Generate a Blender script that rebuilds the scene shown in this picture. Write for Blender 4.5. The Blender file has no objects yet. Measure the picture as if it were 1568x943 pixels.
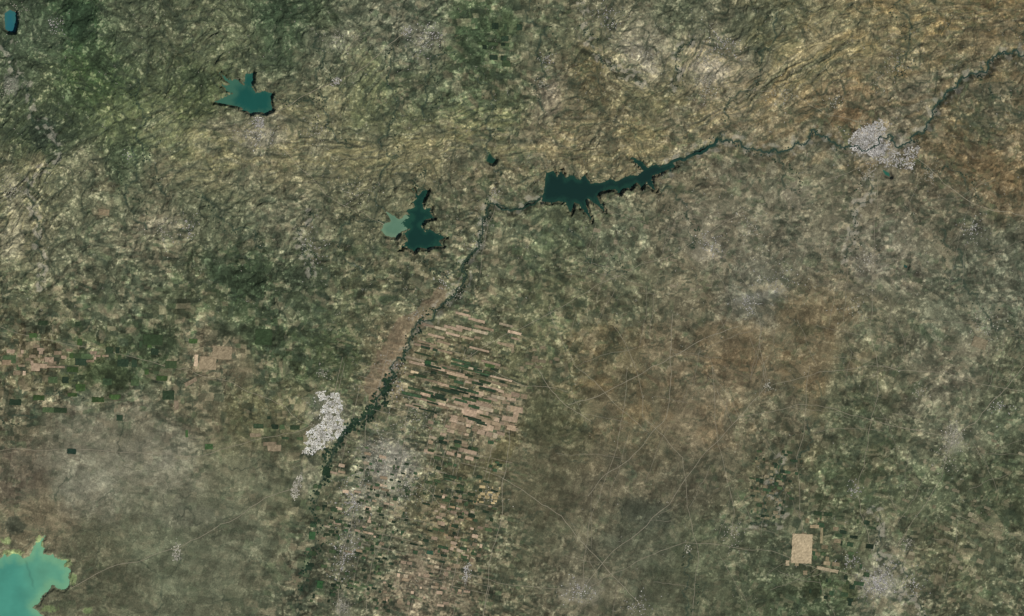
import bpy, math, numpy as np
from mathutils import Vector
rng=np.random.default_rng(7)
S=0.1; CX,CY=784.0,471.5
F=np.float32
# ------------------------------------------------------------ noise
_T=1024
_a=rng.random((_T,_T))*2*np.pi
GX=np.cos(_a).astype(F).ravel(); GY=np.sin(_a).astype(F).ravel(); RV=rng.random((_T*_T)).astype(F)
def noise(x,y,s=0):
    x=x+F(s*37.31+500); y=y+F(s*91.7+500)
    xi=np.floor(x); yi=np.floor(y); fx=(x-xi).astype(F); fy=(y-yi).astype(F)
    xi=xi.astype(np.int32)&1023; yi=yi.astype(np.int32)&1023; x1=(xi+1)&1023; y1=(yi+1)&1023
    u=fx*fx*fx*(fx*(fx*6-15)+10); v=fy*fy*fy*(fy*(fy*6-15)+10)
    def g(ix,iy,dx,dy):
        k=iy*1024+ix
        return GX[k]*dx+GY[k]*dy
    a=g(xi,yi,fx,fy); b=g(x1,yi,fx-1,fy); c=g(xi,y1,fx,fy-1); d=g(x1,y1,fx-1,fy-1)
    ab=a+(b-a)*u; cd=c+(d-c)*u
    return (ab+(cd-ab)*v)*F(1.5)
def fbm(x,y,o,s=0,gain=0.5):
    t=0; a=1.0; n=0
    for i in range(o):
        t=t+noise(x*2.03**i,y*2.03**i,s+i*3)*a; n+=a; a*=gain
    return t/n*1.5
def ridged(x,y,o,s=0,gain=0.5):
    t=0;a=1.0;n=0
    for i in range(o):
        t=t+(1-2*np.abs(noise(x*2.1**i,y*2.1**i,s+i*5)))*a; n+=a; a*=gain
    return t/n
def sst(a,b,x):
    t=np.clip((x-a)/(b-a),0,1); return t*t*(3-2*t)
def hsh(i,j,s=0):
    k=(i.astype(np.int64)*73856093 ^ j.astype(np.int64)*19349663 ^ (s*83492791+12345))
    return RV[(k^(k>>7))&(_T*_T-1)]
# ------------------------------------------------------------ grid
def axis(lo,hi,far=1500):
    c=np.arange(lo,hi+0.5,1.0); st=1.0; out=[];p=0
    while p<far:
        st*=1.12; p+=st; out.append(p)
    out=np.array(out)
    return np.concatenate([lo-out[::-1],c,c[-1]+out])
xs=axis(-50,1618); ys=axis(-40,983)
PX,PY=np.meshgrid(xs.astype(F),ys.astype(F)); NX,NY=len(xs),len(ys)
# ------------------------------------------------------------ regional cover
C="""60 40 68 84 62;120 35 50 72 46;200 40 78 88 66;320 50 84 92 68;440 30 62 80 56;520 60 92 98 78;620 50 98 102 84;740 60 68 86 58;830 40 90 94 72;930 50 98 98 78;980 85 120 116 98;1040 30 84 90 70;1090 85 122 116 98;1180 40 84 88 68;1240 80 116 110 86;1350 60 104 98 76;1450 60 98 92 72;1540 30 96 88 70
30 150 66 78 58;140 110 56 76 48;80 200 58 72 52;170 200 78 90 62;250 200 90 98 74;300 140 74 86 58;400 205 108 106 88;480 170 100 100 78;580 150 84 92 68;680 150 84 94 70;760 170 80 88 64;840 140 102 98 80;900 110 94 88 66;1000 150 94 92 70;1100 150 108 102 84;1180 190 106 98 78;1290 170 106 94 74;1400 160 98 94 78;1500 180 84 82 66;1460 235 92 84 66;1540 270 98 86 66
30 280 92 94 74;130 270 98 100 78;190 240 74 90 64;250 260 98 98 78;340 240 102 102 80;450 250 100 98 78;560 240 100 99 78;660 230 100 98 77;760 250 98 96 76;850 210 106 100 80;960 220 106 100 78;1050 290 98 94 76;1150 280 98 96 80;1250 260 100 98 80;1350 300 98 94 78;1450 320 92 88 72
30 360 112 110 88;100 380 88 92 72;220 350 106 104 84;330 340 88 94 72;450 340 96 98 78;560 330 92 94 72;740 400 96 98 76;850 350 84 92 68;950 370 92 96 76;1080 350 106 102 86;1200 370 102 100 84;1350 390 98 96 82;1500 390 86 90 74
60 460 84 88 66;200 460 88 94 72;300 450 78 86 62;370 430 54 72 48;460 440 68 80 58;560 430 88 92 68;640 430 90 92 70;740 470 80 84 62;850 450 88 92 68;960 450 86 88 68;1050 450 98 94 76;1150 450 96 96 82;1250 480 102 94 74;1350 500 92 92 74;1450 480 94 98 80;1550 480 88 92 76
30 540 84 80 60;130 570 74 84 56;230 540 62 76 52;330 545 112 104 84;410 510 62 76 52;500 540 70 84 56;590 550 100 92 72;700 560 88 86 64;820 540 88 90 66;920 540 88 82 62;1030 540 96 88 70;1130 550 98 88 70;1230 540 100 90 70;1330 570 90 90 70;1450 560 96 94 78;1550 560 84 88 68
30 650 90 88 70;130 660 106 104 88;220 640 100 98 82;300 600 96 94 74;400 640 90 90 66;560 680 90 94 72;640 640 92 94 72;740 640 108 100 80;860 640 82 84 62;960 640 92 86 67;1080 640 102 94 76;1200 640 90 88 70;1330 640 80 88 66;1460 660 90 92 74;1550 640 76 84 64
30 720 84 78 66;130 740 110 110 94;250 720 112 111 94;380 730 96 98 78;470 760 88 92 70;600 710 104 104 90;700 740 80 82 60;820 720 84 82 64;940 730 88 84 68;1060 730 86 84 68;1180 740 86 86 66;1300 740 72 80 58;1450 750 78 86 64;1550 760 72 80 58
60 790 96 90 72;150 860 82 84 66;250 840 90 96 76;350 830 86 90 72;430 900 80 84 66;500 860 80 84 66;570 850 88 92 72;650 890 106 98 82;690 800 92 88 66;780 850 82 84 65;880 880 88 86 70;980 830 76 80 64;1080 840 78 84 64;1180 810 74 82 62;1280 850 78 84 62;1350 890 96 98 80;1450 860 80 82 62;1550 860 76 82 62;1250 920 64 76 54"""
C=np.array([[float(v) for v in p.split()] for p in C.replace("\n",";").split(";")])
K="""100 150 1 1 .2;400 100 .9 1 .3;650 100 .8 1 .5;760 60 .3 .9 .8;950 100 .8 1.05 .3;1200 100 1 .9 .2;1450 100 .8 .9 .4;1500 250 .5 .8 .6;1200 280 .3 .75 .9;300 280 .9 .9 .3;50 330 1 1.2 .2;600 250 1 .9 .2;900 240 .9 1 .3;200 400 .6 1.05 .5;450 400 .7 1.05 .4;700 400 .5 1.1 .7;900 380 .35 .9 .9;1100 400 .2 .75 .9;1400 420 .2 .8 .9;100 560 .1 1.1 1;300 540 .1 .9 .9;500 500 .4 1 .7;700 560 .1 1.15 1;820 500 .1 1 1;950 520 .1 .7 .9;1200 520 .1 .55 .8;1400 560 .15 .8 .9;150 700 .08 .4 .4;350 750 .08 .4 .5;620 750 .05 1.15 1;700 850 .05 1.15 1;550 880 .05 1.15 1;820 750 .05 .43 .6;1000 650 .05 .46 .6;1000 850 .05 .43 .6;1200 780 .1 .9 1;1400 700 .1 .88 .9;1450 880 .1 .92 .9;300 880 .05 .38 .4"""
K=np.array([[float(v) for v in p.split()] for p in K.split(";")])
ST=8; gx0,gy0=-1700,-1700; cgx=np.arange(gx0,3400,ST); cgy=np.arange(gy0,2800,ST)
def coarse(P,s,p):
    X,Y=np.meshgrid(cgx.astype(F),cgy.astype(F)); num=np.zeros(X.shape+(P.shape[1]-2,),F); den=np.zeros(X.shape,F)
    for r in P:
        w=1/(((X-r[0])**2+(Y-r[1])**2+s*s)/1000)**p
        den+=w; num+=w[...,None]*r[2:].astype(F)
    return (num/den[...,None]).astype(F)
def csample(G,x,y):
    u=(x-gx0)/ST; v=(y-gy0)/ST
    u=np.clip(u,0,G.shape[1]-1.01); v=np.clip(v,0,G.shape[0]-1.01)
    i=u.astype(int); j=v.astype(int); fu=(u-i)[...,None]; fv=(v-j)[...,None]
    return (G[j,i]*(1-fu)+G[j,i+1]*fu)*(1-fv)+(G[j+1,i]*(1-fu)+G[j+1,i+1]*fu)*fv
GC=coarse(C,22,2.2); GK=coarse(K,50,2.0)
_m=np.array([90,91,71],F); GC=_m+(GC-_m)*F(1.08)
wx=fbm(PX/70,PY/70,4,1)*26; wy=fbm(PX/70,PY/70,4,21)*26
sx=fbm(PX/14,PY/14,3,31)*6; sy=fbm(PX/14,PY/14,3,41)*6
COL=csample(GC,PX+wx+sx,PY+wy+sy).astype(F)
BASE=COL.mean(-1)
KK=csample(GK,PX+wx,PY+wy).astype(F)
REL,CON,MOS=KK[...,0],KK[...,1],KK[...,2]
# ------------------------------------------------------------ lines & polygons
def wiggle(pts,lev=4,r=0.16,seed=0):
    g=np.random.default_rng(seed); p=[np.array(q,float) for q in pts]
    for l in range(lev):
        o=[p[0]]
        for a,b in zip(p[:-1],p[1:]):
            d=b-a; L=np.hypot(*d)
            if L>2.2:
                m=(a+b)/2+np.array([-d[1],d[0]])*g.normal()*r
                o+= [m,b]
            else: o.append(b)
        p=o
    return np.array(p)
def near(pts,R):
    lo=pts.min(0)-R; hi=pts.max(0)+R
    i0,i1=np.searchsorted(xs,[lo[0],hi[0]]); j0,j1=np.searchsorted(ys,[lo[1],hi[1]])
    D=np.full((j1-j0,i1-i0),1e3,F)
    for a,b in zip(pts[:-1],pts[1:]):
        l=np.minimum(a,b)-R; h=np.maximum(a,b)+R
        p0,p1=np.searchsorted(xs,[l[0],h[0]]); q0,q1=np.searchsorted(ys,[l[1],h[1]])
        if p1<=p0 or q1<=q0: continue
        X=PX[q0:q1,p0:p1]; Y=PY[q0:q1,p0:p1]; d=b-a; t=np.clip(((X-a[0])*d[0]+(Y-a[1])*d[1])/max(d@d,1e-6),0,1)
        dd=np.hypot(X-a[0]-t*d[0],Y-a[1]-t*d[1])
        sub=D[q0-j0:q1-j0,p0-i0:p1-i0]; np.minimum(sub,dd,out=sub)
    return (slice(j0,j1),slice(i0,i1)),D
def polysd(poly,R=12):
    P=np.array(poly,float); cl=np.vstack([P,P[:1]])
    sl,D=near(cl,R)
    X=PX[sl];Y=PY[sl]; ins=np.zeros(X.shape,bool)
    for a,b in zip(cl[:-1],cl[1:]):
        c=(a[1]>Y)!=(b[1]>Y)
        if a[1]!=b[1]:
            ins^= c&(X<(b[0]-a[0])*(Y-a[1])/(b[1]-a[1])+a[0])
    return sl,np.where(ins,D,-D)
# ------------------------------------------------------------ height
yb=np.interp(PX[0],[-200,250,600,900,1050,1130,1200,1300,1450,1700],[250,238,226,215,195,150,105,62,30,0])
yb=np.convolve(np.pad(yb,30,mode='edge'),np.ones(61)/61,'valid')[None,:].repeat(NY,0).astype(F)
U=PY-yb
wU=U+fbm(PX/120,PY/90,3,51)*20+fbm(PX/24,PY/24,3,53)*4.5
foldw=np.exp(-(U/54)**2)*sst(170,330,PX)*sst(-0.45,0.15,noise(PX/55,PY/32,57)+.12)
foldw=np.maximum(foldw,0.9*np.exp(-((U+5)/85)**2)*sst(1030,1160,PX)*sst(-0.4,0.2,noise(PX/50,PY/45,58)+.1))
foldw=np.maximum(foldw,0.6*np.exp(-((PY-165-0.1*(PX-400))/30)**2)*sst(330,420,PX)*sst(620,520,PX))
def dirfold(ang,cx,cy,rx,ry,seed,w=8.,L=70.,rot=0):
    a=math.radians(ang); X=PX-cx; Y=PY-cy
    u=X*math.cos(a)+Y*math.sin(a); v=-X*math.sin(a)+Y*math.cos(a)+fbm(PX/80,PY/80,3,seed)*14
    b=math.radians(rot); m=np.exp(-((X*math.cos(b)+Y*math.sin(b))/rx)**2-((-X*math.sin(b)+Y*math.cos(b))/ry)**2)
    return ridged(u/L,v/w,3,seed+7,0.5),m
FD=[dirfold(-48,40,260,70,170,601,rot=0),dirfold(-35,240,190,90,60,611),dirfold(28,940,100,90,50,621,rot=28),dirfold(-55,560,110,70,80,631),dirfold(-60,1070,90,50,60,641),dirfold(35,130,120,80,70,651),dirfold(20,1470,200,90,70,661),dirfold(-10,720,180,90,50,671)]
hx=PX+wx*0.5; hy=PY+wy*0.5
def val(x,y,s): return np.abs(noise(x,y,s))
V1=val(hx/46,hy/40,61); V2=val((hx+sx*.6)/21,(hy+sy*.6)/19,65); V3=val((hx+sx)/10,(hy+sy)/9,69); V4=val((hx+sx)/5,(hy+sy)/4.6,73)
R2=ridged(PX/110,wU/9.5,4,71,0.58)
relief=(V1*1.5+V2*0.85+V3*0.46+V4*.26)
relief=relief*(1-0.5*foldw)+R2*0.52*foldw
fs=0
for R_,m in FD: relief=relief*(1-.4*m)+R_*0.44*m; fs=fs+R_*m
H=(relief+.6)*REL*4.5+0.10*CON*fbm(PX/4,PY/4,2,81)+fbm(PX/90,PY/90,2,83)*0.8+2.0
H=np.maximum(H,0.3).astype(F)
# ------------------------------------------------------------ colour texture
def blend(M,rgb):
    global COL
    COL+= (np.array(rgb,F)-COL)*np.clip(M,0,1)[...,None]
def tint(M,rgb):
    global COL
    COL*= (1+(np.array(rgb,F)-1)*np.clip(M,0,1)[...,None])
n_big=fbm(PX/110,PY/110,3,91)
n_mid=fbm(hx/26,hy/22,5,95,0.62)
n_fold=fbm(PX/90,wU/6,4,99,0.6)
nm=n_mid*(1-0.6*foldw)+n_fold*foldw*0.7
fine=fbm(PX/5.0,PY/4.4,3,105,0.75)
def cells(w,h,seed,wrp,ang=0.):
    a=math.radians(ang); X=PX*math.cos(a)+PY*math.sin(a); Y=PY*math.cos(a)-PX*math.sin(a)
    u=X+sx*wrp+wx*.12+3000; v=Y+sy*wrp+wy*.12+3000
    j=np.floor(v/h).astype(int); i=np.floor(u/w+hsh(j,j*0,seed)*3).astype(int)
    return hsh(i,j,seed+1)
c1=cells(5.2,4.0,11,.22,20)-.5; c2=cells(10,7.0,13,0.25,-15)-.5; c3=cells(2.6,2.2,17,.15,40)-.5; c4=cells(7,4.6,19,.2,62)-.5
crisp=0.40*c1+0.26*c2+0.50*c3+.22*c4
patchy=sst(-.25,.35,noise(PX/38,PY/34,108)+.2)
amp=CON*(.55+.6*patchy)
COL*=(1+0.10*n_big*CON+0.22*nm*CON+0.09*fine*amp+0.50*crisp*np.maximum(amp-.12,0))[...,None]
dark=sst(0.14,0.34,-nm+0.25*fine-0.08+0.4*crisp)*CON
blend(dark*0.45,(53,65,51))
l1=fbm(PX/9,PY/8,3,115,0.7)
light=sst(0.24,0.34,l1*.55+0.35*nm+0.75*crisp)*np.maximum(amp-.1,0)
COL+=(COL*F(1.26)+np.array([9,8,7],F)-COL)*np.clip(light*0.7,0,1)[...,None]
l2=sst(0.34,0.40,l1*.5+0.45*nm+1.0*crisp)*np.maximum(amp-.2,0)
blend(l2*.42,(152,143,122))
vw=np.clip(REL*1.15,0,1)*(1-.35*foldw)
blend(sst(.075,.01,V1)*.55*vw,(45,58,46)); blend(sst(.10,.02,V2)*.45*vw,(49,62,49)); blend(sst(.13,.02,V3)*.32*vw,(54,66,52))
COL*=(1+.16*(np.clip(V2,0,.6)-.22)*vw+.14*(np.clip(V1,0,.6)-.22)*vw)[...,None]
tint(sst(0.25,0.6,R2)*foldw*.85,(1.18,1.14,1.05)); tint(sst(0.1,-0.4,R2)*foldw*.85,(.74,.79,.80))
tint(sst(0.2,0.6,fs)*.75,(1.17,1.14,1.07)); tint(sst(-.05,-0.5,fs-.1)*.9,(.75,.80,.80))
org=sst(0.0,0.5,fbm(hx/40,wU/22,4,121))*np.clip(sst(1020,1250,PX)*sst(330,230,PY),0,1)
tint(org*.6,(1.08,.98,.90))
a=math.radians(62); uu=PX*math.cos(a)-PY*math.sin(a); vv=PX*math.sin(a)+PY*math.cos(a)
plain=sst(760,900,PX)*sst(420,560,PY)
stk=fbm(uu/60,vv/9,5,131,0.65); COL*=(1+0.11*stk*plain)[...,None]
stk2=fbm((PX+PY*0.2)/7,(PY-0.2*PX)/70,3,137,0.6); COL*=(1+0.08*stk2*plain*sst(600,760,PY))[...,None]
rp=sst(0.05,0.5,fbm(PX/50,PY/40,5,141))*plain*sst(760,640,PY)*sst(1400,1300,PX)
tint(rp*.7,(1.06,.98,.94))
gr=(hsh(PX.astype(int),PY.astype(int),3)-.5); COL*=(1+0.15*gr)[...,None]
for (sc,wd,seed,st_) in ((85,0.03,151,0.6),(40,0.035,157,0.42)):
    q=np.abs(noise((PX+wx*0.8+sx)/sc,(PY+wy*0.8+sy)/sc,seed))
    M=sst(wd,wd*0.25,q)*(1-sst(0.5,1,MOS)*0.45)*sst(-0.2,0.3,noise(PX/60,PY/60,seed+1)+0.1)
    blend(M*st_,(50,62,49)); H-=M*0.5*REL
def mosaic(ang,w,h,seed,cx=700,cy=500,wr=5):
    a=math.radians(ang); u=(PX-cx)*math.cos(a)+(PY-cy)*math.sin(a)+4000; v=-(PX-cx)*math.sin(a)+(PY-cy)*math.cos(a)+4000
    u=u+fbm(PX/60,PY/60,2,seed)*wr; v=v+fbm(PX/60,PY/60,2,seed+3)*wr
    bj=np.floor(v/(h*3)).astype(int); bi=np.floor(u/(w*3)).astype(int)
    r=hsh(bi,bj,seed); ww=w*np.where(r>0.6,1.5,np.where(r>0.3,1.0,0.6)); hh=h*np.where(hsh(bi,bj,seed+9)>0.5,1.0,0.6)
    j=np.floor(v/hh).astype(int); i=np.floor((u+hsh(j,bj,seed+4)*w)/ww).astype(int)
    k=i*7+bi*131
    return hsh(k,j+bj*57,seed+1),hsh(k,j+bj*57,seed+2)
def applymos(A,B,W,amp):
    global COL
    COL*=(1+(A-0.5)*amp*W)[...,None]
    m=(B>0.88)*W; blend(m*.48,(146,131,108))
    m=(B<0.15)*W; blend(m*.6,(49,63,48))
    m=((B>0.16)&(B<0.20))*W; blend(m*.5,(70,94,62))
mw=sst(0.2,0.9,MOS)*sst(-0.5,0.1,noise(PX/35,PY/35,201)+0.15)
vly=sst(470,520,PX)*sst(860,780,PX)*sst(450,520,PY)
A,B=mosaic(13,11,6,211); applymos(A,B,mw*vly,0.42)
A,B=mosaic(10,5,3.5,215); applymos(A,B,mw*vly*0.7,0.42)
A,B=mosaic(2,15,12,221); applymos(A,B,mw*(1-vly)*sst(900,760,PX),0.36)
A,B=mosaic(-8,7,5.5,231,wr=9); applymos(A,B,sst(0.05,0.6,MOS)*(1-vly)*0.75*CON*sst(-.4,.1,noise(PX/50,PY/50,233)+.1),0.5)
A,B=mosaic(22,13,10,236,wr=9); applymos(A,B,sst(0.1,0.6,MOS)*(1-vly)*0.7*CON*sst(-.3,.2,noise(PX/40,PY/40,239)),0.46)
A,B=mosaic(48,20,15,238,wr=9); applymos(A,B,sst(0.2,0.6,MOS)*(1-vly)*0.6*CON*sst(-.2,.3,noise(PX/60,PY/60,240)),0.42)
A,B=mosaic(20,28,24,241,wr=2); COL*=(1+(A-0.5)*0.17*sst(0.9,0.3,REL))[...,None]
A,B=mosaic(4,70,50,245,wr=1); COL*=(1+(A-0.5)*0.12*sst(0.6,0.1,REL))[...,None]
A,B=mosaic(24,16,60,249,wr=1); COL*=(1+(A-0.5)*0.10*plain)[...,None]
def patch(x,y,rx,ry,ang,rgb,s,seed,rough=0.5):
    R=max(rx,ry)*1.9
    i0,i1=np.searchsorted(xs,[x-R,x+R]); j0,j1=np.searchsorted(ys,[y-R,y+R]); sl=(slice(j0,j1),slice(i0,i1))
    X=PX[sl]-x; Y=PY[sl]-y; a=math.radians(ang); u=(X*math.cos(a)+Y*math.sin(a))/rx; v=(-X*math.sin(a)+Y*math.cos(a))/ry
    sc=max(6,min(rx,ry)*0.9)
    d=np.hypot(u,v)+rough*fbm(PX[sl]/sc,PY[sl]/sc,5,seed,0.75)+0.15*fine[sl]+.5*crisp[sl]
    if sum(rgb)<200: s=min(.9,s*1.15)
    m=sst(1.12,0.75,d)*s
    lum=(COL[sl].mean(-1)/np.maximum(BASE[sl],1))[...,None]
    COL[sl]+=(np.array(rgb,F)*(0.15+0.85*lum)-COL[sl])*m[...,None]
PT=[(120,30,24,28,20,(38,56,38),.8),(150,90,30,18,60,(46,62,42),.65),(185,240,14,50,5,(64,78,56),.5),(65,200,22,26,0,(44,56,44),.65),(110,150,30,14,30,(50,64,45),.55),(40,110,30,20,40,(50,62,46),.45),
(370,430,46,20,18,(46,60,42),.75),(330,405,30,12,30,(50,64,46),.6),(455,425,24,18,0,(52,64,48),.6),(270,450,40,10,10,(66,76,56),.5),
(235,522,34,20,0,(50,62,44),.7),(405,515,26,18,5,(50,62,44),.75),(355,505,25,14,0,(54,66,48),.6),(165,575,40,24,5,(50,64,42),.65),(60,500,24,12,0,(52,64,48),.5),
(730,70,24,38,10,(50,68,46),.55),(775,40,22,20,0,(58,74,48),.5),(495,30,25,20,30,(56,72,50),.5),(425,20,30,18,0,(50,68,48),.55),(300,120,24,14,20,(52,68,48),.5),
(1240,78,70,5,-28,(142,132,104),.6),(1270,55,60,4,-22,(140,130,102),.5),(1190,110,50,4,-42,(142,134,110),.5),(1180,125,46,5,-45,(68,76,58),.55),(1255,92,60,4,-28,(70,78,60),.55),(1330,95,60,8,-20,(108,98,78),.4),(1370,30,50,4,-14,(74,80,62),.5),(1310,38,50,4,-18,(72,78,60),.45),
(1295,178,26,14,-20,(118,90,66),.5),(1540,265,60,26,5,(108,89,65),.35),(1475,235,60,18,8,(100,84,64),.35),(1350,40,70,16,-20,(108,98,76),.3),(1500,60,50,20,-20,(104,92,71),.3),
(1085,110,30,22,10,(152,144,132),.45),(975,80,28,16,30,(144,138,124),.45),(995,105,16,8,30,(156,148,134),.35),(1060,120,14,10,0,(70,74,58),.5),(915,88,40,5,25,(62,66,50),.8),(965,120,34,5,12,(62,66,50),.8),(910,75,36,4,25,(126,117,94),.4),
(845,150,18,24,0,(128,117,104),.45),(1135,40,26,14,-20,(74,82,62),.5),
(735,625,34,26,10,(132,116,94),.3),(130,700,90,22,-8,(118,117,102),.35),(240,690,60,30,-20,(120,119,104),.3),(150,735,70,14,-15,(124,123,108),.3),(285,790,60,20,0,(110,111,96),.3),(20,700,26,20,0,(86,79,68),.35),
(70,790,50,24,10,(102,93,76),.35),(255,705,20,14,-30,(132,130,118),.2),
(770,690,50,14,-55,(82,79,54),.55),(710,720,20,10,-40,(80,76,56),.55),(830,640,40,30,-40,(71,74,54),.42),
(1250,478,60,22,4,(110,94,72),.38),(1130,530,60,40,0,(102,89,69),.3),(1060,640,60,40,0,(108,96,77),.3),(1160,455,40,9,-12,(118,119,110),.45),(1300,440,50,8,10,(110,106,94),.3),
(990,785,46,22,15,(59,65,54),.52),(900,755,50,30,0,(76,74,60),.3),(930,830,40,16,-20,(65,69,57),.38),(1245,900,16,22,30,(52,62,42),.65),(1300,905,14,16,0,(66,78,48),.5),(1270,895,20,6,0,(58,72,48),.5),
(1230,505,22,10,0,(78,82,60),.45),(890,905,34,22,0,(118,116,104),.4),(1220,300,24,20,0,(120,111,99),.35),(1420,610,90,14,-30,(102,99,86),.25),(1480,530,44,18,10,(122,114,96),.35),
(245,345,36,12,-10,(132,127,111),.35),(165,285,16,10,0,(132,120,96),.4),(155,325,14,10,0,(126,113,91),.4),(60,250,18,14,60,(140,130,102),.45),(22,300,16,40,-10,(138,133,112),.45),(20,370,20,30,0,(148,142,121),.42),(400,210,40,16,0,(138,132,118),.42),(340,195,30,10,15,(130,120,103),.33),
(18,130,12,16,0,(148,146,138),.45),(590,700,44,30,30,(134,131,127),.38),(640,885,30,20,0,(132,116,101),.3),(20,805,16,16,0,(56,64,52),.6),(1340,222,46,26,0,(138,131,121),.4),(505,645,34,42,0,(130,126,111),.38),(470,735,24,30,20,(122,120,106),.3),(1345,892,32,24,0,(130,128,117),.5),(1460,670,16,22,10,(128,126,113),.4),(545,800,16,70,12,(118,116,104),.32),(525,930,14,24,0,(128,126,116),.35),(1085,380,30,22,0,(120,115,104),.3),(1330,410,30,24,0,(118,113,102),.3),(655,55,36,24,0,(120,119,105),.3),(525,60,26,20,0,(114,113,97),.3)]
for i,p in enumerate(PT): patch(p[0],p[1],p[2],p[3],p[4],p[5],p[6],300+i)
# ---- local contrast and overall hue: muted dry olive
lum=COL.mean(-1,keepdims=True); COL[:]=(lum+(COL-lum)*F(0.90))*(np.clip(lum/BASE[...,None],.5,1.9)**F(.05))
d_=COL[...,1]-COL[...,0]; COL[...,1]=COL[...,0]+np.where(d_>0,d_*.82,d_*.85)
COL*=np.array([1.085,1.07,1.045],F)
# brown flood plain beside the river
fp=wiggle([(676,448),(655,470),(618,498),(602,530),(590,565),(572,612)],3,.1,5)
sl,D=near(fp,34)
wid=np.interp(PY[sl],[445,500,560,600,620],[10,13,18,14,6]); m=sst(1.15,0.8,D/wid+0.35*fbm(PX[sl]/14,PY[sl]/14,4,401)+.3*crisp[sl])
COL[sl]+=(np.array([124,108,88],F)*(1+0.12*fine[sl]+.1*n_mid[sl]+.22*crisp[sl])[...,None]-COL[sl])*(m*0.65)[...,None]
# rivers
MAIN1=[(1640,70),(1568,84),(1545,82),(1520,92),(1480,118),(1450,140),(1435,160),(1425,182),(1412,205),(1390,218),(1362,205),(1345,222),(1320,232),(1292,226),(1270,215),(1247,198),(1238,215),(1212,228),(1180,232),(1140,226),(1115,215),(1098,212),(1085,225),(1060,237),(1035,245),(1008,258),(985,268)]
MAIN2=[(833,300),(815,308),(800,320),(780,322),(760,312),(745,318),(739,340),(735,365),(726,385),(710,402),(712,428),(697,452),(672,472),(645,490),(630,515),(618,545),(604,572),(590,600),(572,628),(545,645),(528,662),(512,685),(500,715),(488,745),(480,790),(474,850),(460,910),(452,960),(440,1040)]
RIV=[wiggle(MAIN1,4,.22,11),wiggle(MAIN2,4,.16,12)]
STR=[[(835,-40),(838,40),(830,95),(818,135),(832,170)],[(888,-20),(895,50),(918,85),(945,108),(985,130)],[(488,40),(495,100),(488,140),(500,195),(540,225)],[(15,60),(22,110),(48,170),(82,205),(90,228),(60,262),(52,330),(68,400),(60,440)],
[(600,70),(594,130),(602,185),(612,240),(570,290),(592,330)],[(736,110),(752,160),(752,210),(750,250),(766,268)],[(648,255),(640,295)],[(474,325),(462,375),(478,420)],[(1060,60),(1042,110),(1030,135)],[(1375,-20),(1392,60),(1368,120)],[(1190,20),(1160,80),(1120,150),(1098,212)],
[(1225,300),(1200,250),(1180,232)],[(1500,310),(1450,255),(1405,245)],[(1295,400),(1310,340),(1330,270)],[(700,80),(660,110),(650,180)],[(560,420),(520,380),(540,330),(592,345)],[(870,350),(905,400),(960,420)],[(1010,290),(1050,330),(1060,380)],[(1500,95),(1530,150),(1600,170)],[(200,120),(232,180),(220,240),(260,300)],
[(400,380),(380,350),(330,330),(300,290)],[(0,640),(50,640),(90,600),(130,610)],[(205,225),(190,300),(225,350)],[(415,145),(450,160),(500,165)],[(1410,950),(1390,880),(1345,840),(1330,780)],[(1200,700),(1190,760),(1150,800)],[(1568,520),(1500,470),(1450,420),(1440,350)],[(650,400),(690,420),(710,402)],[(1055,845),(1048,870),(1050,950)],[(1235,640),(1225,700),(1200,740),(1185,800)]]
STP=[wiggle(s,5,.2,30+i) for i,s in enumerate(STR)]
for i,s in enumerate(STP):
    sl,D=near(s,8); m=sst(2.6,0.5,D+0.9*fine[sl])*0.55*sst(-.4,.1,noise(PX[sl]/16,PY[sl]/16,409))
    COL[sl]+=(np.array([46,60,48],F)-COL[sl])*m[...,None]; H[sl]-=0.5*m*REL[sl]
    if i in(3,7,13,8,1,24,25):
        m=sst(6,2,np.abs(D-3)+3*noise(PX[sl]/9,PY[sl]/9,410)-2*crisp[sl])*sst(0.0,0.25,noise(PX[sl]/10,PY[sl]/10,411)+.4*crisp[sl])*0.6
        COL[sl]+=(np.array([158,151,137],F)-COL[sl])*m[...,None]
for s in RIV:
    sl,D=near(s,12); H[sl]=H[sl]*sst(-2,12,D)+0.8*(1-sst(-2,12,D))
    m=sst(3.6,0.6,D+2.0*fine[sl]+1.5*noise(PX[sl]/11,PY[sl]/11,420))*0.65*sst(800,700,PY[sl])
    COL[sl]+=(np.array([46,62,48],F)-COL[sl])*m[...,None]
    m=sst(8,3,np.abs(D-3.5)+4*noise(PX[sl]/10,PY[sl]/10,431)-2*crisp[sl])*sst(0.05,0.3,noise(PX[sl]/12,PY[sl]/12,433)+.3*crisp[sl])*sst(700,450,PY[sl])
    COL[sl]+=(np.array([152,147,135],F)-COL[sl])*(m*0.5)[...,None]
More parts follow.
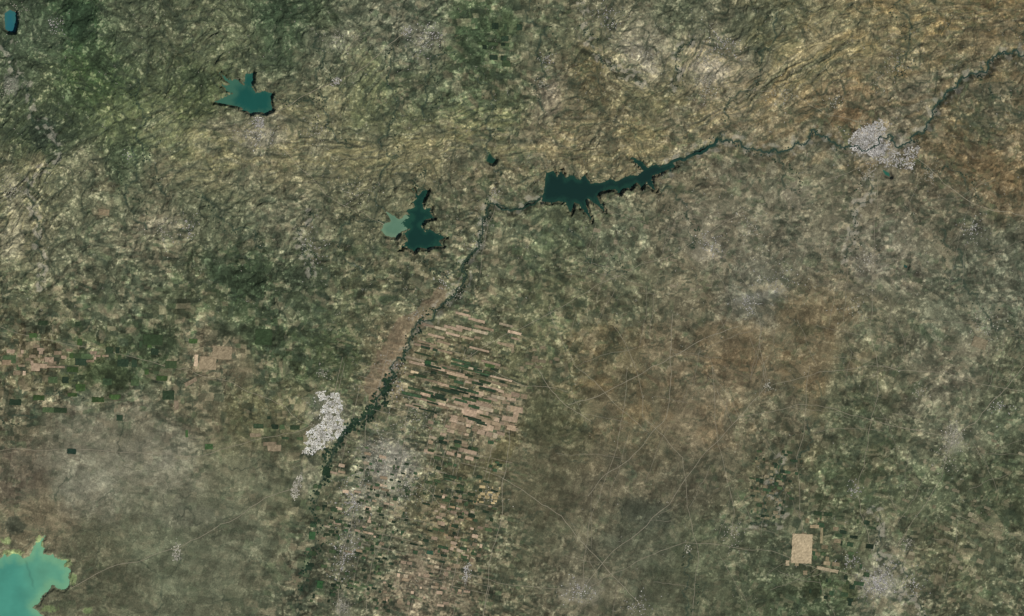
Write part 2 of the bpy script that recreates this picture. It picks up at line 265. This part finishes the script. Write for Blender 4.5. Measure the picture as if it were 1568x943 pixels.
# lakes -----------------------------------------------------------------
LA=[(334,108),(350,122),(362,121),(373,130),(375,112),(389,111),(388,124),(385,131),(392,142),(404,139),(418,142),(414,152),(418,168),(407,174),(396,171),(385,174),(376,169),(366,164),(350,160),(326,156),(343,148),(356,143),(348,138),(338,130),(352,129),(343,121)]
LB=[(630,286),(640,299),(648,289),(656,291),(652,302),(646,311),(650,320),(662,316),(658,325),(666,334),(652,337),(645,346),(651,355),(658,350),(668,357),(683,363),(672,369),(679,378),(665,377),(655,382),(642,379),(634,386),(623,377),(612,382),(624,368),(618,357),(627,350),(619,341),(629,333),(622,321),(635,316),(632,308),(638,304)]
LBa=[(583,352),(588,342),(599,338),(589,322),(604,330),(611,335),(621,328),(634,330),(634,350),(620,353),(613,356),(607,364),(591,362)]
LC=[(829,308),(833,288),(836,264),(848,260),(853,270),(859,259),(866,274),(875,267),(888,276),(895,266),(905,280),(920,279),(935,273),(943,277),(950,274),(962,268),(976,268),(985,261),(978,254),(964,240),(974,242),(984,250),(992,256),(1002,251),(1012,255),(1030,248),(1036,254),(1014,264),(1000,269),(998,276),(1006,294),(992,283),(990,279),(983,288),(975,279),(966,288),(955,289),(950,297),(942,290),(935,290),(922,293),(914,300),(927,324),(908,310),(900,304),(897,310),(906,338),(892,320),(886,313),(880,310),(874,328),(866,310),(855,308),(845,311)]
LD=[(-150,870),(-60,850),(0,856),(6,848),(12,853),(20,846),(28,848),(34,856),(40,853),(47,848),(50,836),(58,830),(69,820),(62,834),(68,840),(66,848),(80,849),(88,856),(103,858),(98,866),(108,874),(104,884),(108,894),(98,904),(88,902),(80,896),(74,906),(64,912),(60,924),(50,930),(66,944),(50,975),(10,1010),(-80,1040),(-160,1000)]
LE=[(6,20),(14,14),(25,18),(26,36),(23,50),(14,49),(7,44)]
LF=[(750,233),(754,240),(760,244),(755,251),(749,249),(744,246)]
LG=[(1350,258),(1362,264),(1364,271),(1356,268)]
LH=[(1384,404),(1391,407),(1389,411),(1384,409)]
LAKES=[("reservoir_lake",LA,(24,78,70),(56,98,82),(92,90,70),1.2),
("reservoir_lake",LB,(14,50,43),(26,66,53),(104,98,78),1.3),
("reservoir_inlet",LBa,(88,120,99),(104,132,108),(100,100,78),1.4),
("river_reservoir",LC,(12,42,37),(22,58,47),(100,94,74),1.2),
("turquoise_lake",LD,(70,138,121),(108,160,126),(150,158,124),2.4),
("reservoir_lake",LE,(36,96,106),(46,100,100),(110,110,90),.8),
("reservoir_pond",LF,(20,54,44),(32,68,50),(60,78,56),.6),
("city_pond",LG,(30,88,74),(46,98,80),(120,116,100),.3),
("farm_pond",LH,(18,54,50),(32,68,60),(90,90,70),.2)]
def lin(c): 
    c=np.clip(np.asarray(c,float)/255,0,1); return np.where(c<=0.04045,c/12.92,((c+0.055)/1.055)**2.4)
ILL=np.array([1.06,1.06,1.10])
def mesh_obj(name,co,faces,cols,mat):
    me=bpy.data.meshes.new(name); co=np.asarray(co,F); faces=np.asarray(faces,np.int32)
    me.vertices.add(len(co)); me.vertices.foreach_set("co",co.ravel())
    nf,k=faces.shape
    me.loops.add(nf*k); me.loops.foreach_set("vertex_index",faces.ravel())
    me.polygons.add(nf); me.polygons.foreach_set("loop_start",np.arange(0,nf*k,k,dtype=np.int32))
    me.update(calc_edges=True)
    at=me.color_attributes.new("cover","FLOAT_COLOR","POINT")
    c4=np.ones((len(co),4),F); c4[:,:3]=cols; at.data.foreach_set("color",c4.ravel())
    me.materials.append(mat); o=bpy.data.objects.new(name,me); bpy.context.scene.collection.objects.link(o); return o
def material(name,rough=0.95,spec=0.05,nscale=6.0,namp=0.16,bump=0.0):
    m=bpy.data.materials.new(name); m.use_nodes=True; nt=m.node_tree; b=nt.nodes["Principled BSDF"]
    b.inputs["Roughness"].default_value=rough; b.inputs["Specular IOR Level"].default_value=spec
    at=nt.nodes.new("ShaderNodeAttribute"); at.attribute_name="cover"
    geo=nt.nodes.new("ShaderNodeNewGeometry")
    n=nt.nodes.new("ShaderNodeTexNoise"); n.inputs["Scale"].default_value=nscale; n.inputs["Detail"].default_value=3; n.inputs["Roughness"].default_value=0.65
    nt.links.new(geo.outputs["Position"],n.inputs["Vector"])
    mr=nt.nodes.new("ShaderNodeMapRange"); mr.inputs[1].default_value=0.3; mr.inputs[2].default_value=0.7; mr.inputs[3].default_value=1-namp; mr.inputs[4].default_value=1+namp
    nt.links.new(n.outputs["Fac"],mr.inputs[0])
    vm=nt.nodes.new("ShaderNodeVectorMath"); vm.operation="SCALE"
    nt.links.new(at.outputs["Color"],vm.inputs[0]); nt.links.new(mr.outputs[0],vm.inputs["Scale"]); nt.links.new(vm.outputs[0],b.inputs["Base Color"])
    if bump:
        bp=nt.nodes.new("ShaderNodeBump"); bp.inputs["Strength"].default_value=bump; bp.inputs["Distance"].default_value=0.02
        nt.links.new(n.outputs["Fac"],bp.inputs["Height"]); nt.links.new(bp.outputs[0],b.inputs["Normal"])
    return m
M_ground=material("land_cover",nscale=7,namp=0.30)
M_water=material("silty_water",rough=0.35,spec=0.25,nscale=0.5,namp=0.05,bump=0.1)
M_field=material("crop_soil",nscale=5,namp=0.2)
M_forest=material("woodland_canopy",nscale=7,namp=0.3)
M_town=material("concrete_roofs",rough=0.8,spec=0.2,nscale=9,namp=0.15)
for nm_,poly,deep,shal,rim,rn in LAKES:
    WZ=-0.43 if nm_=="reservoir_inlet" else -0.35
    sl,sd=polysd(poly,16)
    X=PX[sl];Y=PY[sl]
    sn=sd+rn*(fbm(X/8,Y/8,4,501,0.65))+0.5*rn*fine[sl]
    if nm_ in("river_reservoir","reservoir_lake") and rn>1: sn=sn+4.2*sst(0.11,0.0,np.abs(noise(X/10,Y/12,507)))*sst(-8,-1,sd)-0.2
    tgt=np.where(sn>-5,H[sl]*sst(0,-5,sn)+0.15*(1-sst(0,-5,sn)),H[sl])-np.clip(sn,0,1.5)*0.9
    H[sl]=np.where(H[sl]<0,np.minimum(H[sl],tgt),tgt)
    m=sst(-3.0,-0.4,sn)*0.45; COL[sl]+=(np.array(rim,F)*(1+0.2*fine[sl])[...,None]-COL[sl])*m[...,None]
    m=sst(0.0,1.2,sn); COL[sl]+=(np.array(shal,F)*0.8-COL[sl])*m[...,None]
    P=np.array(poly); lo=P.min(0)-8; hi=P.max(0)+8
    st=1.5 if (hi-lo).max()<400 else 2.0
    gx=np.arange(lo[0],hi[0],st); gy=np.arange(lo[1],hi[1],st)
    GXX,GYY=np.meshgrid(gx,gy)
    ii=np.clip(np.searchsorted(xs[sl[1]],GXX),0,sn.shape[1]-1); jj=np.clip(np.searchsorted(ys[sl[0]],GYY),0,sn.shape[0]-1)
    dep=np.array(sn)[jj,ii]; nn=fbm(GXX/30,GYY/30,4,511)
    k=sst(8 if nm_!="turquoise_lake" else 16,0,dep+6*nn)
    if nm_=="turquoise_lake":
        k=np.clip(0.75*k+0.45*sst(20,75,GXX+0.5*(900-GYY)*0.3),0,1)
        line=np.exp(-((GXX-(38+ (GYY-858)*0.33+3*noise(GYY/12,GYY*0,9)))/1.6)**2)*sst(855,862,GYY)*sst(905,895,GYY)
    if nm_=="reservoir_lake" and poly is LA: k=np.clip(k*0.5+0.9*sst(368,348,GXX+0.4*(GYY-150)),0,1)
    cc=lin(deep)*(1-k[...,None])+lin(shal)*k[...,None]
    if nm_=="turquoise_lake": cc=cc*(1-0.22*line[...,None])*(1+0.12*nn[...,None])
    h_,w_=GXX.shape; idx=np.arange(h_*w_).reshape(h_,w_)
    fc=np.stack([idx[1:,:-1],idx[1:,1:],idx[:-1,1:],idx[:-1,:-1]],-1).reshape(-1,4)
    lim=-5 if poly is not LB else -2.5
    keep=(dep[:-1,:-1].ravel()>lim)
    co=np.stack([(GXX-CX)*S,(CY-GYY)*S,np.full_like(GXX,WZ*S)],-1).reshape(-1,3)
    mesh_obj(nm_,co,fc[keep],(cc/ILL*0.98).reshape(-1,3),M_water)
for (x,y,rx,ry) in((100,862,10,6),(112,885,6,10),(60,830,6,12),(75,932,14,6),(20,846,18,5),(135,935,8,6),(10,828,8,6),(40,912,6,3)):
    patch(x,y,rx,ry,0,(122,142,92),.6,700+x,0.6)
# ------------------------------------------------------------ terrain mesh
def hz(x,y):
    x=np.asarray(x,float); y=np.asarray(y,float)
    i=np.clip(np.searchsorted(xs,x)-1,0,NX-2); j=np.clip(np.searchsorted(ys,y)-1,0,NY-2)
    fx=np.clip((x-xs[i])/(xs[i+1]-xs[i]),0,1); fy=np.clip((y-ys[j])/(ys[j+1]-ys[j]),0,1)
    return (H[j,i]*(1-fx)+H[j,i+1]*fx)*(1-fy)+(H[j+1,i]*(1-fx)+H[j+1,i+1]*fx)*fy
idx=np.arange(NX*NY,dtype=np.int32).reshape(NY,NX)
fc=np.stack([idx[1:,:-1],idx[1:,1:],idx[:-1,1:],idx[:-1,:-1]],-1).reshape(-1,4)
co=np.stack([(PX-CX)*S,(CY-PY)*S,H*S],-1).reshape(-1,3)
lc=(lin(np.clip(COL,22,235))/ILL).reshape(-1,3)
mesh_obj("ground_terrain",co,fc,lc,M_ground)
# ------------------------------------------------------------ ribbons
def ribbon(name,pts,w,rgb,mat,off=0.25,jit=0.35,seed=0,join=None):
    P=np.asarray(pts,float)
    seg=np.r_[0,np.cumsum(np.hypot(*np.diff(P,axis=0).T))]; n=max(2,int(seg[-1]/1.3)); t=np.linspace(0,seg[-1],n)
    Q=np.stack([np.interp(t,seg,P[:,0]),np.interp(t,seg,P[:,1])],1)
    T=np.gradient(Q,axis=0); T/=np.maximum(np.hypot(*T.T)[:,None],1e-6); N=np.stack([-T[:,1],T[:,0]],1)
    w_=w(Q) if callable(w) else w
    ww=(w_*(1+jit*fbm(t/14,t*0+seed,3,seed)))[:,None]
    L=Q+N*ww; R=Q-N*ww
    z=np.maximum(np.maximum(hz(L[:,0],L[:,1]),hz(R[:,0],R[:,1])),hz(Q[:,0],Q[:,1]))+off
    co=np.empty((2*n,3)); co[0::2,0]=(L[:,0]-CX)*S; co[0::2,1]=(CY-L[:,1])*S; co[1::2,0]=(R[:,0]-CX)*S; co[1::2,1]=(CY-R[:,1])*S; co[0::2,2]=z*S; co[1::2,2]=z*S
    i=np.arange(n-1)*2; f=np.stack([i,i+1,i+3,i+2],1)
    c=np.tile(lin(rgb)/ILL,(2*n,1))*(1+0.15*np.repeat(fbm(t/20,t*0,3,seed+5),2))[:,None]
    if join is not None: join.append((co,f,c)); return
    mesh_obj(name,co,f,c,mat)
def flush(name,parts,mat):
    o=0;cs=[];fs=[];cc=[]
    for a,f,c in parts: cs.append(a);fs.append(f+o);cc.append(c);o+=len(a)
    return mesh_obj(name,np.vstack(cs),np.vstack(fs),np.vstack(cc),mat)
ribbon("river",RIV[0],0.85,(38,60,52),M_water,seed=3)
ribbon("river",RIV[1],lambda Q:np.interp(Q[:,1],[300,470,600,700,760,950],[.9,.8,.8,.7,.35,.25]),(44,60,49),M_water,seed=4)
ribbon("river",wiggle([(1098,212),(1085,225),(1060,237),(1035,245),(1012,256)],3,.1,8),1.9,(26,56,47),M_water,off=.4,seed=6)
ribbon("river",wiggle([(828,304),(800,320),(780,322),(760,313)],3,.1,9),1.3,(34,56,43),M_water,off=.4,seed=7)
jp=[]
for i,s in enumerate(STP): ribbon("",s,0.3,(54,66,55),M_water,off=.1,seed=20+i,join=jp)
flush("streams",jp,M_water)
RD=[[(820,556),(868,622),(905,645)],[(640,520),(720,545),(800,590),(870,600)],[(940,500),(985,640),(1045,700)],[(870,620),(1000,560),(1130,500)],[(1045,700),(1070,850),(1060,943)],[(520,660),(590,700),(700,790)],[(560,600),(548,760),(520,943)],[(1340,240),(1335,420),(1345,600),(1310,750),(1340,890)],[(1180,590),(1330,560),(1568,600)],[(1175,590),(1060,720),(890,905)],[(1345,890),(1200,850),(1050,830),(900,900)],[(1460,670),(1345,890)],[(1460,670),(1568,560)],[(760,300),(735,420)],[(500,650),(300,700),(0,690)],[(455,745),(270,840),(110,900)],[(1330,250),(1080,360),(860,470),(690,560)],[(1155,460),(1175,590)],[(1400,240),(1568,330)],[(720,880),(890,905)],[(840,470),(880,560),(990,660)],[(1030,480),(1020,640),(900,760)],[(620,640),(600,760),(560,943)],[(490,660),(380,600),(250,560),(0,500)],
[(740,720),(860,790),(980,925)],[(1090,560),(1110,720),(1120,820)],[(1240,560),(1220,700),(1230,820)],[(780,640),(770,780),(740,943)],[(1130,640),(1250,620),(1460,670)],[(960,560),(940,700),(890,905)],[(395,188),(515,125),(625,48)],[(395,188),(500,300),(590,345)],[(1330,190),(1200,140),(1085,130)]]
jp=[]
for i,r in enumerate(RD): ribbon("",wiggle(r,4,.035,90+i),0.26 if i%3 else .34,(140,133,114),M_town,off=.2,jit=.3,seed=60+i,join=jp)
for k in range(80):
    x=rng.uniform(520,760); y=rng.uniform(520,930); L=rng.uniform(25,80); a_=math.radians(13+(90 if k%2 else 0)); 
    ribbon("",[(x,y),(x+L*math.cos(a_),y+L*math.sin(a_))],0.22,(144,136,118),M_town,off=.2,jit=.3,seed=100+k,join=jp)
for k in range(120):
    x=rng.uniform(850,1560); y=rng.uniform(300,930); L=rng.uniform(30,110); a_=math.radians(rng.choice([12,62,100,-25,-70])+rng.normal()*5)
    ribbon("",wiggle([(x,y),(x+L*math.cos(a_),y+L*math.sin(a_))],4,.04,k),0.2,(130,124,107),M_town,off=.2,jit=.3,seed=180+k,join=jp)
flush("rural_roads",jp,M_town)
# ------------------------------------------------------------ fields
def parcel(out,x,y,w,h,ang,rgb,off=0.3):
    a=math.radians(ang); nx=max(1,int(w/2)); ny=max(1,int(h/2))
    u,v=np.meshgrid(np.linspace(-w/2,w/2,nx+1),np.linspace(-h/2,h/2,ny+1))
    if nx>2 and ny>1:
        k=.35; u=u+rng.normal(size=u.shape)*k; v=v+rng.normal(size=u.shape)*k*.6
    X=x+u*math.cos(a)-v*math.sin(a); Y=y+u*math.sin(a)+v*math.cos(a)
    co=np.stack([(X-CX)*S,(CY-Y)*S,(hz(X,Y)+off)*S],-1).reshape(-1,3)
    ix=np.arange((nx+1)*(ny+1)).reshape(ny+1,nx+1); f=np.stack([ix[1:,:-1],ix[1:,1:],ix[:-1,1:],ix[:-1,:-1]],-1).reshape(-1,4)
    c=lin(rgb)/ILL*(1+0.15*rng.normal(size=(len(co),1))); out.append((co,f,c))
PINK=[(154,135,114),(166,146,124),(180,158,134),(144,127,104),(134,120,98),(166,152,128)]
GRN=[(47,62,47),(55,70,50),(70,86,59),(60,81,58),(42,56,43)]
def farm(out,x0,y0,x1,y1,ang,cw,ch,dens,pal,off=.3):
    a=math.radians(ang); cx,cy=(x0+x1)/2,(y0+y1)/2; W,Hh=(x1-x0),(y1-y0)
    v=-Hh/2
    while v<Hh/2:
        h=ch*rng.uniform(.6,1.3); u=-W/2+rng.uniform(0,cw)
        while u<W/2:
            w=cw*rng.uniform(.35,1.6)
            e=max(abs(u/W*2),abs(v/Hh*2))
            if rng.random()<dens*(1.2-0.8*e*e):
                c=np.array(pal[rng.integers(len(pal))])*rng.uniform(.82,1.06)
                parcel(out,cx+u*math.cos(a)-v*math.sin(a),cy+u*math.sin(a)+v*math.cos(a),w*.96,h*.92,ang,c,off+rng.uniform(0,.12))
            u+=w
        v+=h
fl=[]
farm(fl,630,555,770,584,14,28,4.0,.42,PINK)
farm(fl,635,590,735,640,14,26,4.0,.32,PINK)
farm(fl,695,592,775,665,14,10,6.5,.60,PINK)
farm(fl,768,604,798,666,10,9,8,.5,PINK)
farm(fl,650,478,790,556,14,22,4,.17,PINK)
farm(fl,650,640,730,700,14,9,5,.26,PINK)
farm(fl,655,760,745,860,14,7,5,.20,PINK+[(148,128,98)])
farm(fl,580,860,720,943,8,7,5,.12,PINK)
farm(fl,730,738,765,772,5,5,4,.35,[(178,160,120),(168,152,114)])
farm(fl,500,690,600,850,12,8,4,.07,PINK)
farm(fl,0,530,110,572,2,9,6,.26,PINK[:5])
farm(fl,130,540,180,560,0,8,5,.3,PINK)
farm(fl,380,655,470,690,0,14,9,.14,[(124,112,92),(130,117,96)])
farm(fl,1150,700,1210,800,8,6,4.5,.14,[(132,122,98),(124,116,90)])
farm(fl,1210,790,1300,880,6,8,6,.2,[(140,127,101),(130,120,93)])
farm(fl,780,520,860,580,5,10,6,.15,[(126,116,94),(120,110,88)])
farm(fl,1380,640,1540,930,20,8,6,.03,[(118,112,90),(126,120,98)])
farm(fl,880,320,1100,440,10,8,6,.04,[(126,118,98),(118,112,92)])
for p in ((300,552,6,18,3,(188,167,140)),(318,556,26,20,3,(142,128,104)),(340,540,30,20,3,(136,123,100)),(1228,840,31,45,3,(170,154,126)),(1267,872,34,5,12,(156,143,117)),(1206,862,6,8,0,(164,149,122)),(1258,820,4,24,2,(138,128,100)),(1247,806,14,5,2,(148,133,106)),(1500,525,22,16,20,(122,113,92)),(635,570,12,4,14,(196,176,142)),(655,604,22,4.5,14,(176,152,128)),(700,574,34,4,14,(168,147,122)),(690,592,40,4,14,(160,140,116)),(60,560,24,7,3,(152,133,112)),(75,551,14,8,3,(148,129,109)),(10,555,14,8,0,(134,117,95)),(160,325,16,9,5,(122,110,88)),(270,620,7,14,0,(128,115,96)),(292,585,20,6,-30,(128,115,95)),(790,635,8,24,12,(160,141,118)),(783,655,14,8,12,(168,147,122)),(748,655,15,9,12,(172,151,127)),(720,632,20,10,12,(172,149,127)),(735,602,12,6,12,(178,158,132)),(690,660,12,5,14,(162,144,121))):
    parcel(fl,*p,off=.45)
flush("farm_fields",fl,M_field)
gl=[]
farm(gl,620,545,775,640,14,20,4,.26,GRN,.5)
farm(gl,640,650,760,900,12,8,4.5,.13,GRN,.5)
farm(gl,520,690,620,943,12,5,4,.13,GRN,.4)
farm(gl,470,740,520,943,5,7,6,.16,GRN,.4)
farm(gl,0,490,300,640,2,13,10,.12,GRN[:3]+[(64,84,50)],.3)
farm(gl,380,640,470,690,2,10,7,.10,GRN[:3],.3)
farm(gl,720,30,800,110,3,10,8,.2,GRN,.6)
farm(gl,1150,690,1220,800,8,6,5,.22,GRN,.3)
farm(gl,1240,790,1340,930,6,8,6,.16,GRN,.3)
for p in ((404,516,26,24,2,(52,66,45)),(234,520,30,16,2,(52,66,45)),(500,722,12,13,10,(36,54,39)),(490,895,9,11,8,(50,80,49)),(478,820,9,12,8,(54,82,53)),(658,846,10,6,10,(52,80,63)),(110,691,14,8,5,(40,58,48)),(320,684,12,8,0,(66,90,57)),(258,605,18,14,0,(48,62,45)),(655,555,10,5,14,(46,74,47)),(176,608,12,8,0,(68,90,53)),(286,664,4,11,0,(68,92,57)),(750,560,15,5,13,(70,90,55))):
    parcel(gl,*p,off=.5)
flush("irrigated_fields",gl,M_field)
# ------------------------------------------------------------ gallery forest clumps
fo=[]
def clump(out,x,y,r,rgb,hgt=0.5):
    n=7; a=np.arange(n)/n*2*np.pi+rng.random(); rr=r*rng.uniform(.55,1.25,n)
    X=x+np.cos(a)*rr; Y=y+np.sin(a)*rr
    b=np.stack([(X-CX)*S,(CY-Y)*S,(hz(X,Y)+.1)*S],1); tp=np.array([[(x-CX)*S,(CY-y)*S,(hz(x,y)+.1+hgt)*S]])
    f=np.array([[(i+1)%n,i,n] for i in range(n)])
    out.append((np.vstack([b,tp]),f,np.tile(lin(rgb)/ILL,(n+1,1))*rng.uniform(.8,1.25)))
def along(out,pts,n,spread,r0,r1,cols,hgt=.5):
    P=wiggle(pts,4,.12,3); seg=np.r_[0,np.cumsum(np.hypot(*np.diff(P,axis=0).T))]
    for t in rng.random(n)*seg[-1]:
        x=np.interp(t,seg,P[:,0])+rng.normal()*spread; y=np.interp(t,seg,P[:,1])+rng.normal()*spread
        clump(out,x,y,rng.uniform(r0,r1),cols[rng.integers(len(cols))],hgt)
DG=[(34,52,41),(38,56,41),(44,62,45),(30,46,37)]
along(fo,MAIN2[12:18],120,2.2,.8,1.9,DG)
along(fo,MAIN2[16:22],210,3.2,1.1,2.8,DG)
along(fo,MAIN2[17:21],80,4.0,1.5,3,DG)
along(fo,MAIN2[21:24],80,3.5,1,2.6,DG)
along(fo,MAIN2[23:27],90,4.0,.8,2.2,DG)
along(fo,MAIN2[4:13],150,2.2,.8,1.7,DG)
along(fo,MAIN1[2:10],110,1.4,.7,1.5,[(42,62,52),(46,64,54)])
along(fo,MAIN1[12:24],110,1.4,.7,1.5,[(42,62,52),(44,62,50)])
for s in STR: along(fo,s,int(40),2.0,.6,1.6,[(46,60,47),(44,58,45)],.4)
flush("riverside_forest",fo,M_forest)
# ------------------------------------------------------------ towns
def block(out,x,y,w,h,ang,z,rgb):
    a=math.radians(ang); c,s=math.cos(a),math.sin(a)
    q=[(-w/2,-h/2),(w/2,-h/2),(w/2,h/2),(-w/2,h/2)]
    X=np.array([x+u*c-v*s for u,v in q]); Y=np.array([y+u*s+v*c for u,v in q]); b=float(hz(x,y))
    co=np.zeros((8,3)); co[:4,0]=co[4:,0]=(X-CX)*S; co[:4,1]=co[4:,1]=(CY-Y)*S; co[:4,2]=(b-.3)*S; co[4:,2]=(b+z)*S
    f=np.array([[7,6,5,4],[0,1,5,4],[1,2,6,5],[2,3,7,6],[3,0,4,7]])
    out.append((co,f,np.tile(lin(rgb)/ILL,(8,1))))
def inside(poly,x,y):
    r=False; n=len(poly)
    for i in range(n):
        a=poly[i]; b=poly[i-1]
        if (a[1]>y)!=(b[1]>y) and x<(b[0]-a[0])*(y-a[1])/(b[1]-a[1])+a[0]: r=not r
    return r
def city(name,poly,ang,pal,step=2.2,dens=.9,jit=.10,gap=.42):
    out=[]; P=np.array(poly,float); cx,cy=P.mean(0); R=np.abs(P-[cx,cy]).max()*1.5; a=math.radians(ang)
    n=int(R/step)
    ii,jj=np.meshgrid(np.arange(-n,n),np.arange(-n,n)); u=ii.ravel()*step+rng.normal(size=ii.size)*jit*step; v=jj.ravel()*step+rng.normal(size=ii.size)*jit*step
    X=cx+u*math.cos(a)-v*math.sin(a); Y=cy+u*math.sin(a)+v*math.cos(a)
    E=4.0*noise(X/7,Y/7,77)+3.4*noise(X/3,Y/3,78); G=noise(X/6,Y/6,88); T=noise(X/11,Y/11,89)
    for x,y,e,g,t in zip(X,Y,E,G,T):
        if inside(poly,x+e,y-e) and rng.random()<dens and g>-gap:
            c=np.array(pal[rng.integers(len(pal))])*rng.uniform(.88,1.06)*(1+.2*t)
            block(out,x,y,step*rng.uniform(.85,1.05),step*rng.uniform(.85,1.05),ang,rng.uniform(.08,.18),np.clip(c,0,236))
    return flush(name,out,M_town)
def village(name,x,y,r,n,pal,ax=1.0,ang=0,out=None,s0=.8,s1=1.8):
    o=[] if out is None else out; a=math.radians(ang); arms=rng.random(4)*math.pi*2
    for k in range(n):
        if out is None and rng.random()<.35:
            t=arms[rng.integers(4)]; q=abs(rng.normal())*r*.8; u=math.cos(t)*q+rng.normal()*.8; v=math.sin(t)*q+rng.normal()*.8
        else: u=rng.normal()*r*ax*.45; v=rng.normal()*r*.45
        px=x+u*math.cos(a)-v*math.sin(a); py=y+u*math.sin(a)+v*math.cos(a)
        if hz(px,py)<0.1: continue
        c=np.array(pal[rng.integers(len(pal))])*rng.uniform(.78,1.05)
        block(o,px,py,rng.uniform(s0,s1),rng.uniform(s0,s1),rng.choice([0,12,-20]),.16,c)
    if out is None: flush(name,o,M_town)
WH=[(218,214,206),(228,224,216),(202,198,188),(210,204,192),(188,186,174)]
GY_=[(172,168,164),(184,180,174),(160,156,152),(194,190,182),(150,146,140)]
GB=[(190,186,182),(200,197,192),(178,174,170),(210,206,200),(166,162,158)]
GT=[(168,163,148),(156,153,137),(184,178,163),(144,141,127)]
city("city",[(483,601),(496,597),(499,606),(518,600),(523,612),(524,626),(521,640),(528,650),(529,664),(514,673),(498,674),(502,684),(488,689),(478,696),(461,695),(469,684),(465,676),(474,672),(467,662),(480,655),(494,644),(490,628),(499,616),(485,612)],35,WH,1.7,.96)
city("city",[(1312,199),(1325,193),(1348,183),(1356,200),(1352,212),(1362,222),(1352,236),(1338,240),(1325,235),(1306,230),(1298,214)],20,GB,1.7,.95,gap=.55)
city("city_suburb",[(1352,226),(1376,232),(1392,226),(1398,224),(1409,223),(1403,244),(1397,262),(1370,255),(1345,252),(1337,242)],20,GY_,1.8,.72,gap=.25)
city("town",[(445,762),(447,742),(459,724),(466,727),(460,745),(457,763)],20,GT,1.7,.85)
city("town",[(262,860),(267,838),(270,824),(275,838),(279,856)],10,GT,1.7,.8)
city("town",[(388,182),(404,180),(404,194),(390,196)],10,GY_,1.6,.8)
city("town",[(509,118),(520,119),(522,130),(511,131)],10,GY_,1.6,.75)
city("town",[(617,42),(631,43),(628,56),(618,55)],10,GY_,1.6,.75)
city("town",[(1336,884),(1352,880),(1362,894),(1352,908),(1338,902)],10,GY_,1.7,.6,gap=.15)
city("town",[(710,868),(718,862),(724,872),(720,888),(711,890)],10,GY_,1.6,.6)
city("town",[(1050,832),(1059,834),(1057,846),(1050,848)],10,GT,1.6,.5)
for (x,y,r,n,ax,an) in ((1345,892,30,340,1,0),(1460,670,20,200,1,60),(1085,135,26,160,1,0),(1080,95,22,110,1,0),(1325,222,36,220,1,0),(1330,268,14,70,1,0),(1425,268,10,50,1,0),(500,640,26,150,1,0),(590,705,44,480,1,30),(620,740,34,240,1,0),(545,770,26,240,2.4,100),(530,850,20,220,2.4,100),(525,930,12,130,1,0),(750,757,16,90,1,0),(1175,590,8,50,1,0),(760,298,12,50,1,0),(740,345,12,50,2,90),(730,375,8,30,2,110),(890,905,24,110,1,0),(1310,750,12,50,1,0),(1390,832,14,60,1,0),(665,50,20,80,1,0),(650,70,26,80,1,0),(835,90,12,40,1,0),(830,130,12,40,1,0),(400,205,26,100,1.4,0),(490,205,26,70,1,0),(930,30,22,80,1,0),(985,85,26,120,1.4,30),(1110,70,26,110,1,60),(1145,465,16,80,1.3,-20),(1085,375,24,80,1,0),(1150,350,30,80,1,0),(1330,400,20,70,1,0),(1490,350,20,70,1,0),(1510,500,26,70,1,0),(290,345,20,60,1,0),(245,350,24,80,1.4,0),(20,290,20,100,1,80),(15,135,14,80,1,90),(30,20,20,50,1,0),(85,38,14,50,1,0),(680,430,12,30,1,0),(700,450,12,40,1.4,-40),(610,590,18,50,2,100),(545,300,30,70,1,0),(495,570,12,40,1,0),(200,240,10,20,1,0),(1280,155,14,40,1,0),(1200,140,30,80,1,0),(1370,100,30,80,1,0),(520,60,24,80,1,0),(480,380,22,70,2,100),(1410,600,14,40,1,0),(1530,620,18,40,1,0),(1120,820,22,70,1,0),(980,925,26,60,1,0),(1450,700,26,80,2,100),(640,640,40,130,1,0),(600,560,20,40,1,0),(640,480,20,60,1,0),(1190,420,30,70,2,10),(1310,470,22,50,1,0),(1400,900,20,70,1,0),(1300,860,16,50,1,0)):
    village("village" if n<110 else "town",x,y,r,n,GT if rng.random()<.6 else GY_,ax,an)
sc=[]
for k in range(6000):
    x=rng.uniform(-20,1588); y=rng.uniform(-20,960)
    d=float(noise(np.array(x/45,F),np.array(y/45,F),901)); den=(y<480)*.6+(x>880)*.25+(500<x<760)*.5
    if d+rng.random()*.5<.2 or rng.random()>den: continue
    if hz(x,y)<0.15: continue
    village("",x,y,2.5,int(rng.integers(1,5)),GT,1,0,sc,.4,1.2)
flush("scattered_farmsteads",sc,M_town)
# ------------------------------------------------------------ light, sky, camera
az=math.radians(135); el=math.radians(48)
sun=bpy.data.lights.new("sun","SUN"); sun.energy=4.2; sun.angle=math.radians(.5); sun.color=(1,.965,.91)
so=bpy.data.objects.new("sun",sun); bpy.context.scene.collection.objects.link(so)
d=Vector((math.sin(az)*math.cos(el),math.cos(az)*math.cos(el),math.sin(el)))
so.rotation_euler=d.to_track_quat('Z','Y').to_euler(); so.location=d*200
w=bpy.data.worlds.new("World"); bpy.context.scene.world=w; w.use_nodes=True
sk=w.node_tree.nodes.new("ShaderNodeTexSky"); sk.sky_type='NISHITA'; sk.sun_disc=False; sk.sun_elevation=el; sk.sun_rotation=az
bg=w.node_tree.nodes["Background"]; bg.inputs[1].default_value=.06; w.node_tree.links.new(sk.outputs[0],bg.inputs[0])
cam=bpy.data.cameras.new("camera"); cam.sensor_width=36; Dst=420.0; cam.lens=36*Dst/(1568*S); cam.clip_end=3000; cam.clip_start=1
co_=bpy.data.objects.new("camera",cam); co_.location=(0,0,Dst+0.3); bpy.context.scene.collection.objects.link(co_); bpy.context.scene.camera=co_
vs=bpy.context.scene.view_settings; vs.view_transform='Standard'; vs.look='None'; vs.exposure=0
